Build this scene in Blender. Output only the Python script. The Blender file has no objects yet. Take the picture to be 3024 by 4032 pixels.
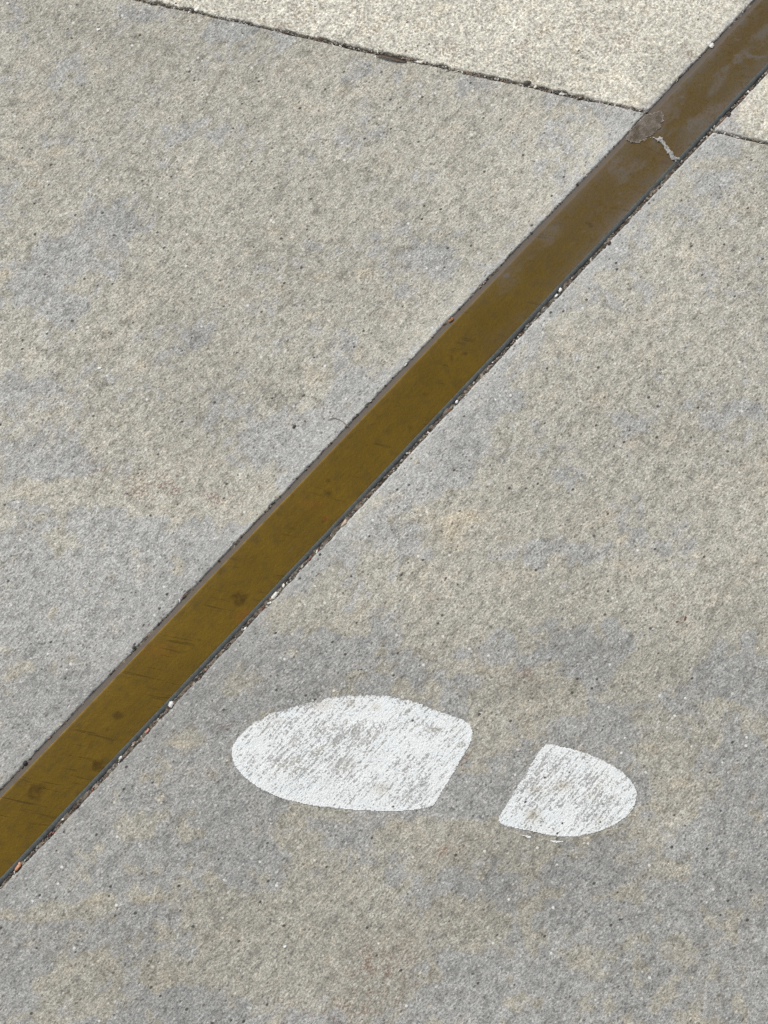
import bpy, math, random
import numpy as np
from mathutils import Vector

# ------------------------------------------------------------------ camera, sky, sun, exposure
scene = bpy.context.scene
C = scene.collection
R = math.radians

CAM_H, CAM_BACK, CAM_TILT = 1.475, 0.537, 20.0      # phone held at chest height, tele lens, looking down
cam = bpy.data.cameras.new('camera')
cam.sensor_fit = 'VERTICAL'
cam.sensor_height = 36.0
cam.lens = 80.09
cam.clip_start = 0.05
cam.clip_end = 2000.0
cam_o = bpy.data.objects.new('camera', cam)
cam_o.location = (0.0, -CAM_BACK, CAM_H)
cam_o.rotation_euler = (R(CAM_TILT), 0.0, 0.0)
C.objects.link(cam_o)
scene.camera = cam_o

SUN_EL, SUN_AZ = 48.0, 128.0      # degrees; azimuth of the direction TO the sun, from +X towards +Y
world = bpy.data.worlds.new('World')
scene.world = world
world.use_nodes = True
wn, wl = world.node_tree.nodes, world.node_tree.links
wn.clear()
sky = wn.new('ShaderNodeTexSky')
sky.sky_type = 'NISHITA'
sky.sun_disc = False
sky.sun_elevation = R(SUN_EL)
sky.sun_rotation = R(90.0 - SUN_AZ)
sky.air_density = 1.0
sky.dust_density = 3.0
sky.ozone_density = 1.0
hs = wn.new('ShaderNodeHueSaturation')
hs.inputs['Saturation'].default_value = 0.22          # cloud cover: paler than a clear sky
bg = wn.new('ShaderNodeBackground')
bg.inputs['Strength'].default_value = 0.12
wo = wn.new('ShaderNodeOutputWorld')
wl.new(sky.outputs[0], hs.inputs['Color'])
wl.new(hs.outputs[0], bg.inputs['Color'])
wl.new(bg.outputs[0], wo.inputs['Surface'])

sun = bpy.data.lights.new('sun', 'SUN')
sun.energy = 1.5
sun.angle = R(10.0)
sun.color = (1.0, 0.965, 0.91)
sun_o = bpy.data.objects.new('sun', sun)
az, el = R(SUN_AZ), R(SUN_EL)
to_sun = Vector((math.cos(az) * math.cos(el), math.sin(az) * math.cos(el), math.sin(el)))
sun_o.rotation_euler = to_sun.to_track_quat('Z', 'Y').to_euler()
sun_o.location = to_sun * 20
C.objects.link(sun_o)

scene.view_settings.view_transform = 'Standard'
scene.view_settings.look = 'None'
scene.view_settings.gamma = 1.0
scene.view_settings.use_curve_mapping = False
scene.view_settings.exposure = 0.20
scene.render.engine = 'CYCLES'
scene.cycles.use_denoising = False
scene.cycles.max_bounces = 6
scene.render.filter_size = 1.05

# ------------------------------------------------------------------ survey: photo measurements -> metres on the pavement
FPX = 8970.0
_c, _s = math.cos(R(CAM_TILT)), math.sin(R(CAM_TILT))


def G(x, y):
    """a spot measured on the photograph (3024 x 4032) as metres on the level pavement"""
    a, b = (x - 1512.0) / FPX, -(y - 2016.0) / FPX
    t = CAM_H / (_c - b * _s)
    return np.array((a * t, -CAM_BACK + (b * _c + _s) * t))


def V(x, y):
    return G(x * 3024.0 / 1659.0, y * 3024.0 / 1659.0)


A0, A1 = G(0, 3113), G(2968, 0)           # left lip of the brass slot
B0, B1 = G(0, 3503), G(3024, 288)         # right lip
U = (A1 - A0) / np.linalg.norm(A1 - A0) + (B1 - B0) / np.linalg.norm(B1 - B0)
U /= np.linalg.norm(U)                    # along the strip, away from the camera
W = np.array((U[1], -U[0]))               # across it, to the right
ORG = 0.25 * (A0 + A1 + B0 + B1)
VL = 0.5 * (np.dot(A0 - ORG, W) + np.dot(A1 - ORG, W))
VR = 0.5 * (np.dot(B0 - ORG, W) + np.dot(B1 - ORG, W))


def uv_of(p):
    d = np.asarray(p) - ORG
    return d @ U, d @ W


def xy_of(u, v):
    return ORG[0] + u * U[0] + v * W[0], ORG[1] + u * U[1] + v * W[1]


# cross joint between near and far slabs: u = JU + JK * v, separately left and right of the strip
def joint_fit(p, q):
    (u0, v0), (u1, v1) = uv_of(p), uv_of(q)
    k = (u1 - u0) / (v1 - v0)
    return u0 - k * v0, k


JL = joint_fit(G(600, 10), G(2500, 432))
JR = joint_fit(G(2825, 520), G(3100, 582))


# ------------------------------------------------------------------ noise on arrays
def _hash(ix, iy, seed):
    h = (ix.astype(np.int64) * 374761393 + iy.astype(np.int64) * 668265263 + seed * 974634777) & 0xFFFFFFFF
    h = ((h ^ (h >> 13)) * 1274126177) & 0xFFFFFFFF
    h = h ^ (h >> 16)
    return (h & 0xFFFFFF) / float(0xFFFFFF)


def vnoise(x, y, seed=0):
    ix, iy = np.floor(x), np.floor(y)
    fx, fy = x - ix, y - iy
    fx, fy = fx * fx * fx * (fx * (fx * 6 - 15) + 10), fy * fy * fy * (fy * (fy * 6 - 15) + 10)
    a, b = _hash(ix, iy, seed), _hash(ix + 1, iy, seed)
    c, d = _hash(ix, iy + 1, seed), _hash(ix + 1, iy + 1, seed)
    return (a + (b - a) * fx) * (1 - fy) + (c + (d - c) * fx) * fy


def fbm(x, y, seed=0, octv=4, gain=0.5):
    x, y = np.asarray(x, float), np.asarray(y, float)
    s, amp, tot = np.zeros_like(x), 1.0, 0.0
    for k in range(octv):
        ca, sa = math.cos(0.6 * k), math.sin(0.6 * k)
        s += amp * vnoise((x * ca - y * sa) * 2 ** k, (x * sa + y * ca) * 2 ** k, seed + 17 * k)
        tot += amp
        amp *= gain
    return s / tot


def sstep(a, b, x):
    t = np.clip((x - a) / (b - a), 0, 1)
    return t * t * (3 - 2 * t)


# ------------------------------------------------------------------ surface of the concrete
def slab_z(x, y):
    return 0.0006 * (fbm(x * 14, y * 14, 3, 3) - 0.5) + 0.00035 * (fbm(x * 90, y * 90, 9, 2) - 0.5)


# patches seen on the pavement: (photo x, y, radius x, radius y, weight), in 1659 px units
GREY = [(470, 290, 75, 30, .9), (290, 480, 70, 38, .9), (945, 570, 60, 40, 1.1), (885, 640, 40, 25, .7), (430, 720, 70, 32, 1.1),
        (120, 560, 110, 45, 1.0), (130, 650, 75, 40, .9), (220, 480, 40, 20, .4), (100, 700, 50, 45, .5), (90, 845, 110, 35, .9), (60, 920, 70, 40, .6),
        (650, 930, 90, 38, 1.2), (600, 985, 60, 30, .5), (110, 990, 110, 60, 1.0), (330, 20, 60, 25, 1.0), (530, 70, 60, 25, .8), (480, 65, 90, 22, .5),
        (1280, 200, 110, 40, .9), (1330, 255, 60, 40, 1.0), (1040, 185, 70, 18, .6), (1190, 290, 40, 30, .4),
        (1010, 915, 90, 50, 1.0), (950, 1010, 90, 50, 1.1), (1090, 850, 45, 22, .6), (1350, 915, 70, 35, .9),
        (1390, 985, 55, 30, .6), (1060, 850, 40, 30, .5), (1190, 1180, 120, 40, 1.1), (900, 1120, 70, 60, .7), (1560, 330, 55, 22, .7),
        (1540, 390, 45, 25, .7), (1300, 560, 40, 25, .5), (1560, 900, 60, 30, .4), (1040, 975, 60, 25, .4), (1400, 800, 55, 25, .5),
        (1590, 880, 60, 25, .5), (1480, 1220, 90, 35, .8), (1230, 1010, 45, 20, .6), (700, 860, 40, 22, .5), (770, 830, 40, 18, .5),
        (1330, 400, 30, 18, .3), (1480, 470, 40, 20, .4), (1370, 430, 40, 20, .3)]
BUFF = [(690, 1310, 45, 32, 1.2), (620, 1330, 40, 25, .7), (920, 1370, 75, 35, .9), (1080, 1300, 140, 55, .95), (1000, 1150, 60, 45, 1.2),
        (1050, 1120, 110, 35, .9), (1160, 1130, 80, 35, .7), (1500, 1290, 90, 55, 1.1), (1420, 1440, 80, 40, .8), (1290, 1290, 60, 40, .6),
        (1130, 1500, 120, 50, .85), (1060, 1600, 70, 60, .8), (1430, 1660, 70, 90, .8), (1380, 1490, 60, 40, .6), (1000, 1820, 170, 45, 1.0),
        (560, 2040, 90, 70, 1.0), (680, 2020, 130, 100, 1.0), (790, 2100, 80, 80, .7), (660, 1850, 34, 28, .9), (700, 1740, 60, 28, .9),
        (470, 1960, 40, 26, .8), (320, 1945, 38, 18, .9), (210, 1955, 36, 18, .9), (300, 1790, 30, 16, .7), (640, 1960, 40, 30, .6),
        (120, 1950, 30, 16, .7), (180, 2120, 80, 60, .6), (870, 2050, 60, 40, .7), (1010, 2010, 70, 40, .7), (1020, 1960, 70, 40, .6),
        (1590, 1520, 60, 50, .5), (1480, 1700, 50, 40, .4), (420, 1590, 30, 18, .8), (500, 1640, 22, 14, .6), (300, 1700, 26, 12, .6),
        (500, 1070, 220, 40, .8), (150, 1060, 110, 22, .9), (130, 1180, 40, 16, .7), (520, 1105, 50, 20, .6), (1650, 1150, 70, 60, .5),
        (400, 1240, 45, 22, .25), (340, 2090, 50, 40, .5), (1470, 2050, 40, 24, .5), (1260, 2060, 40, 22, .5), (1610, 1990, 50, 30, .4)]
PEACH = [(12, 595, 22, 12, 1.0), (70, 350, 16, 9, .8), (30, 345, 14, 10, .7), (120, 322, 14, 8, .7), (75, 402, 18, 10, .9), (40, 310, 14, 8, .6),
         (455, 185, 12, 7, .6), (300, 800, 18, 9, .9), (700, 605, 24, 11, .7), (770, 600, 18, 12, .8), (1010, 1130, 40, 14, 1.0),
         (980, 1150, 24, 16, .9), (1000, 1180, 22, 10, .6), (1368, 960, 18, 12, .9), (1325, 1110, 18, 10, 1.0), (1345, 1155, 18, 9, .9), (1340, 1225, 16, 10, .9),
         (1420, 1610, 18, 10, .7), (1475, 1695, 16, 8, .6), (1640, 1720, 12, 6, .8), (560, 1625, 14, 7, .7), (470, 1660, 18, 12, .7), (400, 1600, 26, 10, .6),
         (320, 1665, 14, 8, .6), (200, 1950, 22, 9, .6), (330, 1945, 24, 9, .7), (1350, 1960, 14, 8, .5), (1550, 2030, 12, 8, .6), (1480, 2062, 20, 9, .6),
         (1090, 2050, 16, 8, .5), (670, 1855, 16, 9, .6), (1640, 990, 14, 8, .5), (870, 740, 12, 7, .4), (480, 640, 18, 8, .4), (460, 1010, 16, 8, .4), (1030, 1430, 14, 8, .4),
         (780, 1320, 30, 10, .5), (1470, 1700, 16, 10, .4)]
RUST = [(345, 1068, 45, 14, 1.0), (475, 1075, 32, 14, 1.0), (210, 1005, 24, 10, .6), (330, 1035, 60, 14, .4), (960, 1835, 24, 16, 1.0),
        (820, 2075, 70, 30, .5), (760, 2090, 50, 24, .3), (1150, 1455, 22, 9, .7), (1470, 1300, 18, 9, .5), (1110, 1460, 30, 12, .4), (600, 1650, 26, 10, .6),
        (1000, 1640, 30, 18, .4), (860, 1080, 14, 8, .6), (1020, 1100, 20, 8, .6), (930, 1290, 16, 8, .5), (720, 2190, 80, 26, .4), (840, 2150, 60, 30, .4),
        (690, 1700, 26, 9, .5), (480, 1570, 16, 7, .6)]
DARK = [(560, 420, 120, 45, -.5), (590, 850, 45, 18, -1.3), (350, 100, 140, 60, -.4), (120, 40, 160, 60, -.45), (800, 380, 40, 20, -.5), (330, 600, 60, 22, -.5),
        (340, 690, 60, 30, -.5), (1150, 1480, 90, 26, -.8), (1080, 1500, 70, 20, -.4), (1230, 1400, 130, 40, -.6), (1000, 2000, 200, 90, -.3), (1100, 1720, 80, 60, -.3), (520, 1990, 100, 60, -.25),
        (1330, 1830, 120, 50, -.35), (1600, 1450, 80, 60, -.35), (1090, 1880, 140, 60, -.3),
        (1250, 300, 140, 80, .8), (1050, 400, 120, 70, .4), (1480, 600, 160, 120, .35), (1560, 480, 100, 90, .3), (880, 960, 60, 40, .3),
        (300, 1220, 160, 80, .35), (150, 1350, 160, 90, .35), (240, 1400, 60, 30, .5), (1540, 1800, 130, 60, .3), (1450, 1790, 90, 40, .3), (60, 2150, 120, 60, .2)]


def patches(x, y, items, seed):
    """sum of ragged elliptical patches"""
    out = np.zeros_like(x)
    wx = x + 0.016 * (fbm(x * 45, y * 45, seed, 3) - 0.5)
    wy = y + 0.016 * (fbm(x * 45, y * 45, seed + 5, 3) - 0.5)
    for px, py, rx, ry, w in items:
        c = V(px, py)
        ex, ey = rx * 1.82 * 0.000176, ry * 1.82 * 0.000185
        m = (np.abs(wx - c[0]) < 3 * ex) & (np.abs(wy - c[1]) < 3 * ey)
        if m.any():
            d2 = ((wx[m] - c[0]) / ex) ** 2 + ((wy[m] - c[1]) / ey) ** 2
            out[m] += w * np.exp(-d2 * 0.8)
    return out


def fields(x, y, far):
    """paste (0 worn sandy, 1 cement grey), rust, tone, peach, tooled-smooth margin"""
    u, v = (x - ORG[0]) * U[0] + (y - ORG[1]) * U[1], (x - ORG[0]) * W[0] + (y - ORG[1]) * W[1]
    dv = np.where(v < 0.5 * (VL + VR), VL - v, v - VR)
    jk = np.where(v < 0, JL[0] + JL[1] * v, JR[0] + JR[1] * v)
    dj = np.abs(jk - u)
    n = 0.42 * fbm(u * 22, v * 30, 21, 3) + 0.33 * fbm(u * 75, v * 110, 31, 3) + 0.25 * fbm(u * 170, v * 230, 37, 2)
    edge = np.exp(-np.maximum(dv, 0) / 0.012)
    if far:
        p = 0.12 + 0.9 * np.exp(-np.maximum(dv, 0) / 0.006) + 0.5 * np.exp(-dj / 0.006) + 1.6 * (n - 0.5) - 0.1
        paste = sstep(0.35, 0.8, p) * 0.75
        tone = 0.5 + 0.5 * (fbm(x * 18, y * 18, 41, 3) - 0.5)
        rust = 0.3 * sstep(0.68, 0.8, fbm(x * 60, y * 60, 51, 3))
        peach = 0.5 * sstep(0.62, 0.8, fbm(x * 70, y * 70, 61, 3))
    else:
        # the sandy wear thins out towards the near slab's lower end
        yl = V(0, 1085)[1] - y
        yr = V(0, 1330)[1] - y
        g = np.where(v < 0, yl, yr)
        g = g + 0.09 * (fbm(x * 9, y * 9, 25, 3) - 0.5)
        p = 0.30 + 0.50 * sstep(-0.05, 0.05, g) - 0.06 * sstep(0.10, 0.30, g)
        p = p + 0.48 * patches(x, y, GREY, 71) - 0.78 * patches(x, y, BUFF, 81) + 0.45 * edge + 1.5 * (n - 0.5)
        spot = sstep(0.58, 0.72, fbm(x * 62, y * 72, 141, 3)) * sstep(-0.08, 0.06, g)
        p = p - 0.34 * spot
        paste = sstep(0.20, 0.85, p)
        tone = 0.5 + 0.30 * (fbm(x * 16, y * 16, 41, 3) - 0.5) + 0.26 * patches(x, y, DARK, 91) + 0.22 * edge * (y > -0.02)
        tone = tone - np.where(v > 0, 0.205 * sstep(-0.10, 0.10, yr), 0.085 * sstep(-0.05, 0.08, yl))
        rust = np.clip(patches(x, y, RUST, 101), 0, 1) * sstep(0.40, 0.62, fbm(u * 170, v * 300, 111, 3))
        peach = np.clip(patches(x, y, PEACH, 121), 0, 1) + 0.14 * spot + 0.22 * sstep(0.58, 0.75, fbm(x * 40, y * 48, 151, 4)) * (1 - paste) + 0.25 * sstep(0.68, 0.8, fbm(x * 60, y * 60, 61, 3))
    smooth = np.clip(edge * 1.2, 0, 1)
    flaky = np.zeros_like(x) if far else np.clip(0.95 - 0.75 * sstep(-0.06, 0.08, g) + 1.2 * (fbm(x * 20, y * 20, 131, 3) - 0.5), 0, 1) * (1 - smooth)
    return np.clip(paste, 0, 1), np.clip(rust, 0, 1), np.clip(tone, 0, 1), np.clip(peach, 0, 1), smooth, flaky


# ------------------------------------------------------------------ mesh helpers
def mesh_obj(name, verts, faces, mat, parent=None, smooth=True):
    me = bpy.data.meshes.new(name)
    verts = np.asarray(verts, np.float32)
    faces = np.asarray(faces, np.int32)
    k = faces.shape[1]
    me.vertices.add(len(verts))
    me.vertices.foreach_set('co', verts.ravel())
    me.loops.add(faces.size)
    me.loops.foreach_set('vertex_index', faces.ravel())
    me.polygons.add(len(faces))
    me.polygons.foreach_set('loop_start', np.arange(0, faces.size, k, dtype=np.int32))
    me.polygons.foreach_set('use_smooth', np.full(len(faces), smooth))
    me.update(calc_edges=True)
    me.validate()
    o = bpy.data.objects.new(name, me)
    for m in (mat if isinstance(mat, (list, tuple)) else [mat]):
        me.materials.append(m)
    o.parent = parent
    C.objects.link(o)
    return o


def attr(o, name, *cols):
    a = o.data.attributes.new(name, 'FLOAT_COLOR', 'POINT')
    cols = list(cols) + [np.zeros_like(cols[0])] * (4 - len(cols))
    a.data.foreach_set('color', np.stack(cols, 1).astype(np.float32).ravel())


def grid_faces(nr, nc, flip=False):
    i = np.arange(nr * nc).reshape(nr, nc)
    q = np.stack([i[:-1, :-1], i[:-1, 1:], i[1:, 1:], i[1:, :-1]], -1).reshape(-1, 4)
    return q[:, ::-1] if flip else q


def tag(o, label, cat, group=None):
    o['label'], o['category'] = label, cat
    if group:
        o['group'] = group
    return o


# ------------------------------------------------------------------ node helpers
class NT:
    def __init__(self, name):
        self.mat = bpy.data.materials.new(name)
        self.mat.use_nodes = True
        self.n, self.l = self.mat.node_tree.nodes, self.mat.node_tree.links
        self.n.clear()
        self.out = self.n.new('ShaderNodeOutputMaterial')

    def put(self, sock, val):
        if val is None:
            return
        if hasattr(val, 'is_linked') or hasattr(val, 'links'):
            self.l.new(val, sock)
        else:
            sock.default_value = val

    def math(self, op, a, b=None, c=None, clamp=False):
        m = self.n.new('ShaderNodeMath')
        m.operation = op
        m.use_clamp = clamp
        for i, v in enumerate((a, b, c)):
            self.put(m.inputs[i], v)
        return m.outputs[0]

    def ramp(self, x, a, b, lo=0.0, hi=1.0, smooth=True):
        m = self.n.new('ShaderNodeMapRange')
        m.interpolation_type = 'SMOOTHSTEP' if smooth else 'LINEAR'
        self.put(m.inputs[0], x)
        for i, v in enumerate((a, b, lo, hi)):
            self.put(m.inputs[1 + i], v)
        return m.outputs[0]

    def mix(self, f, a, b, mode='MIX'):
        m = self.n.new('ShaderNodeMix')
        m.data_type = 'RGBA'
        m.blend_type = mode
        self.put(m.inputs[0], f)
        for s, v in ((m.inputs[6], a), (m.inputs[7], b)):
            self.put(s, (*v, 1.0) if isinstance(v, tuple) and len(v) == 3 else v)
        return m.outputs[2]

    def gain(self, col, val):
        """colour times a scalar"""
        m = self.n.new('ShaderNodeVectorMath')
        m.operation = 'SCALE'
        self.put(m.inputs[0], col)
        self.put(m.inputs[3], val)
        return m.outputs[0]

    def coords(self, stretch=(1, 1, 1), rot=0.0):
        g = self.n.new('ShaderNodeNewGeometry')
        mp = self.n.new('ShaderNodeMapping')
        mp.inputs['Rotation'].default_value = (0, 0, rot)
        self.l.new(g.outputs['Position'], mp.inputs['Vector'])
        m2 = self.n.new('ShaderNodeMapping')
        m2.inputs['Scale'].default_value = stretch
        self.l.new(mp.outputs[0], m2.inputs['Vector'])
        return m2.outputs[0]

    def noise(self, vec, scale, detail=2.0, rough=0.5, dist=0.0):
        t = self.n.new('ShaderNodeTexNoise')
        t.inputs['Scale'].default_value = scale
        t.inputs['Detail'].default_value = detail
        t.inputs['Roughness'].default_value = rough
        t.inputs['Distortion'].default_value = dist
        self.l.new(vec, t.inputs['Vector'])
        return t.outputs[0]

    def voronoi(self, vec, scale, feature='F1', rnd=1.0):
        t = self.n.new('ShaderNodeTexVoronoi')
        t.feature = feature
        t.inputs['Scale'].default_value = scale
        t.inputs['Randomness'].default_value = rnd
        self.l.new(vec, t.inputs['Vector'])
        return t

    def split(self, col):
        s = self.n.new('ShaderNodeSeparateColor')
        self.l.new(col, s.inputs[0])
        return s.outputs

    def attribute(self, name):
        a = self.n.new('ShaderNodeAttribute')
        a.attribute_name = name
        return a

    def bump(self, h, dist, strength=1.0, normal=None):
        b = self.n.new('ShaderNodeBump')
        b.inputs['Strength'].default_value = strength
        b.inputs['Distance'].default_value = dist
        self.l.new(h, b.inputs['Height'])
        if normal is not None:
            self.l.new(normal, b.inputs['Normal'])
        return b.outputs[0]

    def bsdf(self, color, rough, metal=0.0, normal=None, spec=0.5):
        p = self.n.new('ShaderNodeBsdfPrincipled')
        self.put(p.inputs['Base Color'], (*color, 1.0) if isinstance(color, tuple) else color)
        self.put(p.inputs['Roughness'], rough)
        self.put(p.inputs['Metallic'], metal)
        self.put(p.inputs['Specular IOR Level'], spec)
        if normal is not None:
            self.l.new(normal, p.inputs['Normal'])
        return p.outputs[0]

    def done(self, shader):
        self.l.new(shader, self.out.inputs['Surface'])
        return self.mat


ROT = -math.atan2(U[1], U[0])             # turns world so that x runs along the strip and the broom marks


def concrete_nodes(t, far=False):
    """colour, grain height, helper sockets of the broomed concrete"""
    st = t.split(t.attribute('stain').outputs['Color'])
    fi = t.split(t.attribute('finish').outputs['Color'])
    paste, rust, tone = st[0], st[1], st[2]
    peach, smooth = fi[0], fi[1]
    P = t.coords()
    Q = t.coords((0.66 if not far else 0.9, 1.0, 1.0), ROT)
    B = t.coords((0.10, 1.0, 1.0), ROT + 0.06)
    g1 = t.noise(Q, 760 if not far else 560, 1.5, 0.6)          # sand grains pulled along the broom
    g2 = t.noise(P, 1050, 0.0, 0.5)                               # finest sparkle
    g3 = t.noise(Q, 165, 2.0, 0.6)                               # clusters
    br = t.noise(B, 300, 1.0, 0.6)                               # broom lines
    vo = t.voronoi(Q if not far else P, 500 if not far else 440)
    cell = t.split(vo.outputs['Color'])
    # ragged limit of the paste
    pm = t.math('ADD', paste, t.math('MULTIPLY', t.math('SUBTRACT', g3, 0.5), 0.9))
    pm = t.math('ADD', pm, t.math('MULTIPLY', t.math('SUBTRACT', g1, 0.5), 0.5))
    pm = t.ramp(pm, 0.12, 0.86)
    if far:
        col = t.mix(pm, (0.575, 0.555, 0.474), (0.475, 0.465, 0.445))
    else:
        col = t.mix(pm, (0.434, 0.420, 0.361), (0.388, 0.390, 0.374))
    col = t.mix(t.math('MULTIPLY', peach, 0.50), col, (0.60, 0.51, 0.37))
    # single grains
    warm = t.ramp(cell[1], 0.80, 0.95)
    col = t.mix(t.math('MULTIPLY', t.math('MULTIPLY', warm, t.math('MULTIPLY_ADD', pm, -0.8, 1.0)), 0.20 if not far else 0.30), col, (0.52, 0.44, 0.31))
    val = t.ramp(g1, 0.30, 0.66, 0.62 if not far else 0.54, 1.24 if not far else 1.27, False)
    val = t.math('MULTIPLY', val, t.math('MULTIPLY_ADD', g2, 0.84, 0.58))
    val = t.math('MULTIPLY', val, t.math('MULTIPLY_ADD', cell[0], 0.28, 0.86))
    val = t.math('MULTIPLY', val, t.math('MULTIPLY_ADD', br, 0.34, 0.83))
    val = t.math('MULTIPLY', val, t.ramp(g3, 0.28, 0.58, 0.77, 1.07))
    # the tooled margin is calmer
    val = t.math('ADD', t.math('MULTIPLY', t.math('SUBTRACT', val, 1.0), t.math('MULTIPLY_ADD', smooth, -0.35, 1.0)), 1.0)
    val = t.math('MULTIPLY', val, t.math('MULTIPLY_ADD', tone, 0.80, 0.60))
    # flaked skin: ragged crevices where the surface has scaled
    fk = t.noise(t.coords((0.45, 1.0, 1.0), ROT - 0.15), 135, 3.0, 0.65)
    fk = t.math('MULTIPLY', t.ramp(fk, 0.47, 0.38), fi[2])
    val = t.math('MULTIPLY', val, t.math('MULTIPLY_ADD', fk, -0.19, 1.0))
    col = t.gain(col, val)
    # dark and pale single grains
    dk = t.math('MULTIPLY', t.ramp(vo.outputs['Distance'], 0.42, 0.22), t.math('GREATER_THAN', cell[2], 0.93 if not far else 0.88))
    col = t.mix(t.math('MULTIPLY', dk, 0.60), col, (0.085, 0.080, 0.072))
    pl = t.math('MULTIPLY', t.ramp(vo.outputs['Distance'], 0.40, 0.20), t.math('LESS_THAN', cell[2], 0.05 if not far else 0.09))
    col = t.mix(t.math('MULTIPLY', pl, 0.50), col, (0.70, 0.69, 0.65))
    # rust in the pores
    rm = t.math('MULTIPLY', rust, t.ramp(g1, 0.58, 0.40))
    col = t.mix(t.math('MULTIPLY', rm, 0.85), col, (0.14, 0.055, 0.03))
    col = t.mix(t.math('MULTIPLY', rust, 0.20), col, (0.40, 0.27, 0.20))
    # open pores
    pv = t.voronoi(t.coords((0.75, 1.0, 1.0), ROT + 0.2), 150 if not far else 190)
    pc = t.split(pv.outputs['Color'])
    pr = t.math('MULTIPLY_ADD', t.math('POWER', pc[2], 4.0), 0.11, 0.015 if not far else 0.045)
    gate = t.math('GREATER_THAN', pc[0], 0.36 if not far else 0.15)
    pit = t.math('MULTIPLY', t.ramp(t.math('SUBTRACT', pv.outputs['Distance'], pr), 0.045, -0.02), gate)
    col = t.mix(t.math('MULTIPLY', pit, 0.86), col, (0.045, 0.042, 0.038))
    # quartz
    qv = t.voronoi(t.coords((1, 1, 1), 0.7), 210)
    qc = t.split(qv.outputs['Color'])
    qz = t.math('MULTIPLY', t.ramp(qv.outputs['Distance'], 0.26, 0.14), t.math('GREATER_THAN', qc[1], 0.955 if not far else 0.88))
    col = t.mix(t.math('MULTIPLY', qz, 0.8), col, (0.78, 0.77, 0.73))
    h = t.math('ADD', t.math('MULTIPLY', g1, 1.0), t.math('MULTIPLY', br, 0.45))
    h = t.math('ADD', h, t.math('MULTIPLY', g2, 0.35))
    if not far:
        h = t.math('SUBTRACT', h, t.math('MULTIPLY', fk, 0.22))
    return dict(col=col, h=h, g1=g1, g2=g2, g3=g3, br=br, P=P, Q=Q, B=B, pit=pit, tone=tone)


def make_concrete(name, far=False):
    t = NT(name)
    k = concrete_nodes(t, far)
    nrm = t.bump(k['h'], 0.00065 if not far else 0.0008, 0.75)
    return t.done(t.bsdf(k['col'], 0.82, 0.0, nrm, 0.25))


def make_paint():
    t = NT('stencil_paint')
    k = concrete_nodes(t)
    pa = t.split(t.attribute('paint').outputs['Color'])      # r = density
    S2 = t.coords((0.12, 1.0, 1.0), ROT + 0.02)
    st = t.noise(S2, 640, 1.0, 0.6)                          # paint skipped along the broom grooves
    s = t.math('ADD', t.math('MULTIPLY', k['g1'], 0.85), t.math('MULTIPLY', st, 1.15))
    s = t.math('ADD', s, t.math('MULTIPLY', k['g2'], 0.55))
    s = t.math('ADD', s, t.math('MULTIPLY', t.math('SUBTRACT', pa[0], 0.5), 0.62))
    cov = t.ramp(s, 1.06, 1.40, 0.24, 0.94)
    cov = t.math('MULTIPLY', cov, t.math('SUBTRACT', 1.0, k['pit']))
    cov = t.math('MULTIPLY', cov, t.ramp(pa[0], 0.02, 0.30))
    white = t.mix(t.noise(k['P'], 45, 3.0, 0.6), (0.72, 0.765, 0.77), (0.80, 0.81, 0.80))
    white = t.mix(t.math('MULTIPLY', pa[1], 0.8), white, (0.52, 0.46, 0.35))
    white = t.gain(white, t.math('MULTIPLY_ADD', k['g2'], 0.24, 0.88))
    col = t.mix(cov, k['col'], white)
    h = t.math('ADD', k['h'], t.math('MULTIPLY', cov, 0.25))
    nrm = t.bump(h, 0.0008, 0.6)
    return t.done(t.bsdf(col, t.math('MULTIPLY_ADD', cov, -0.22, 0.82), 0.0, nrm, 0.3))


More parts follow.
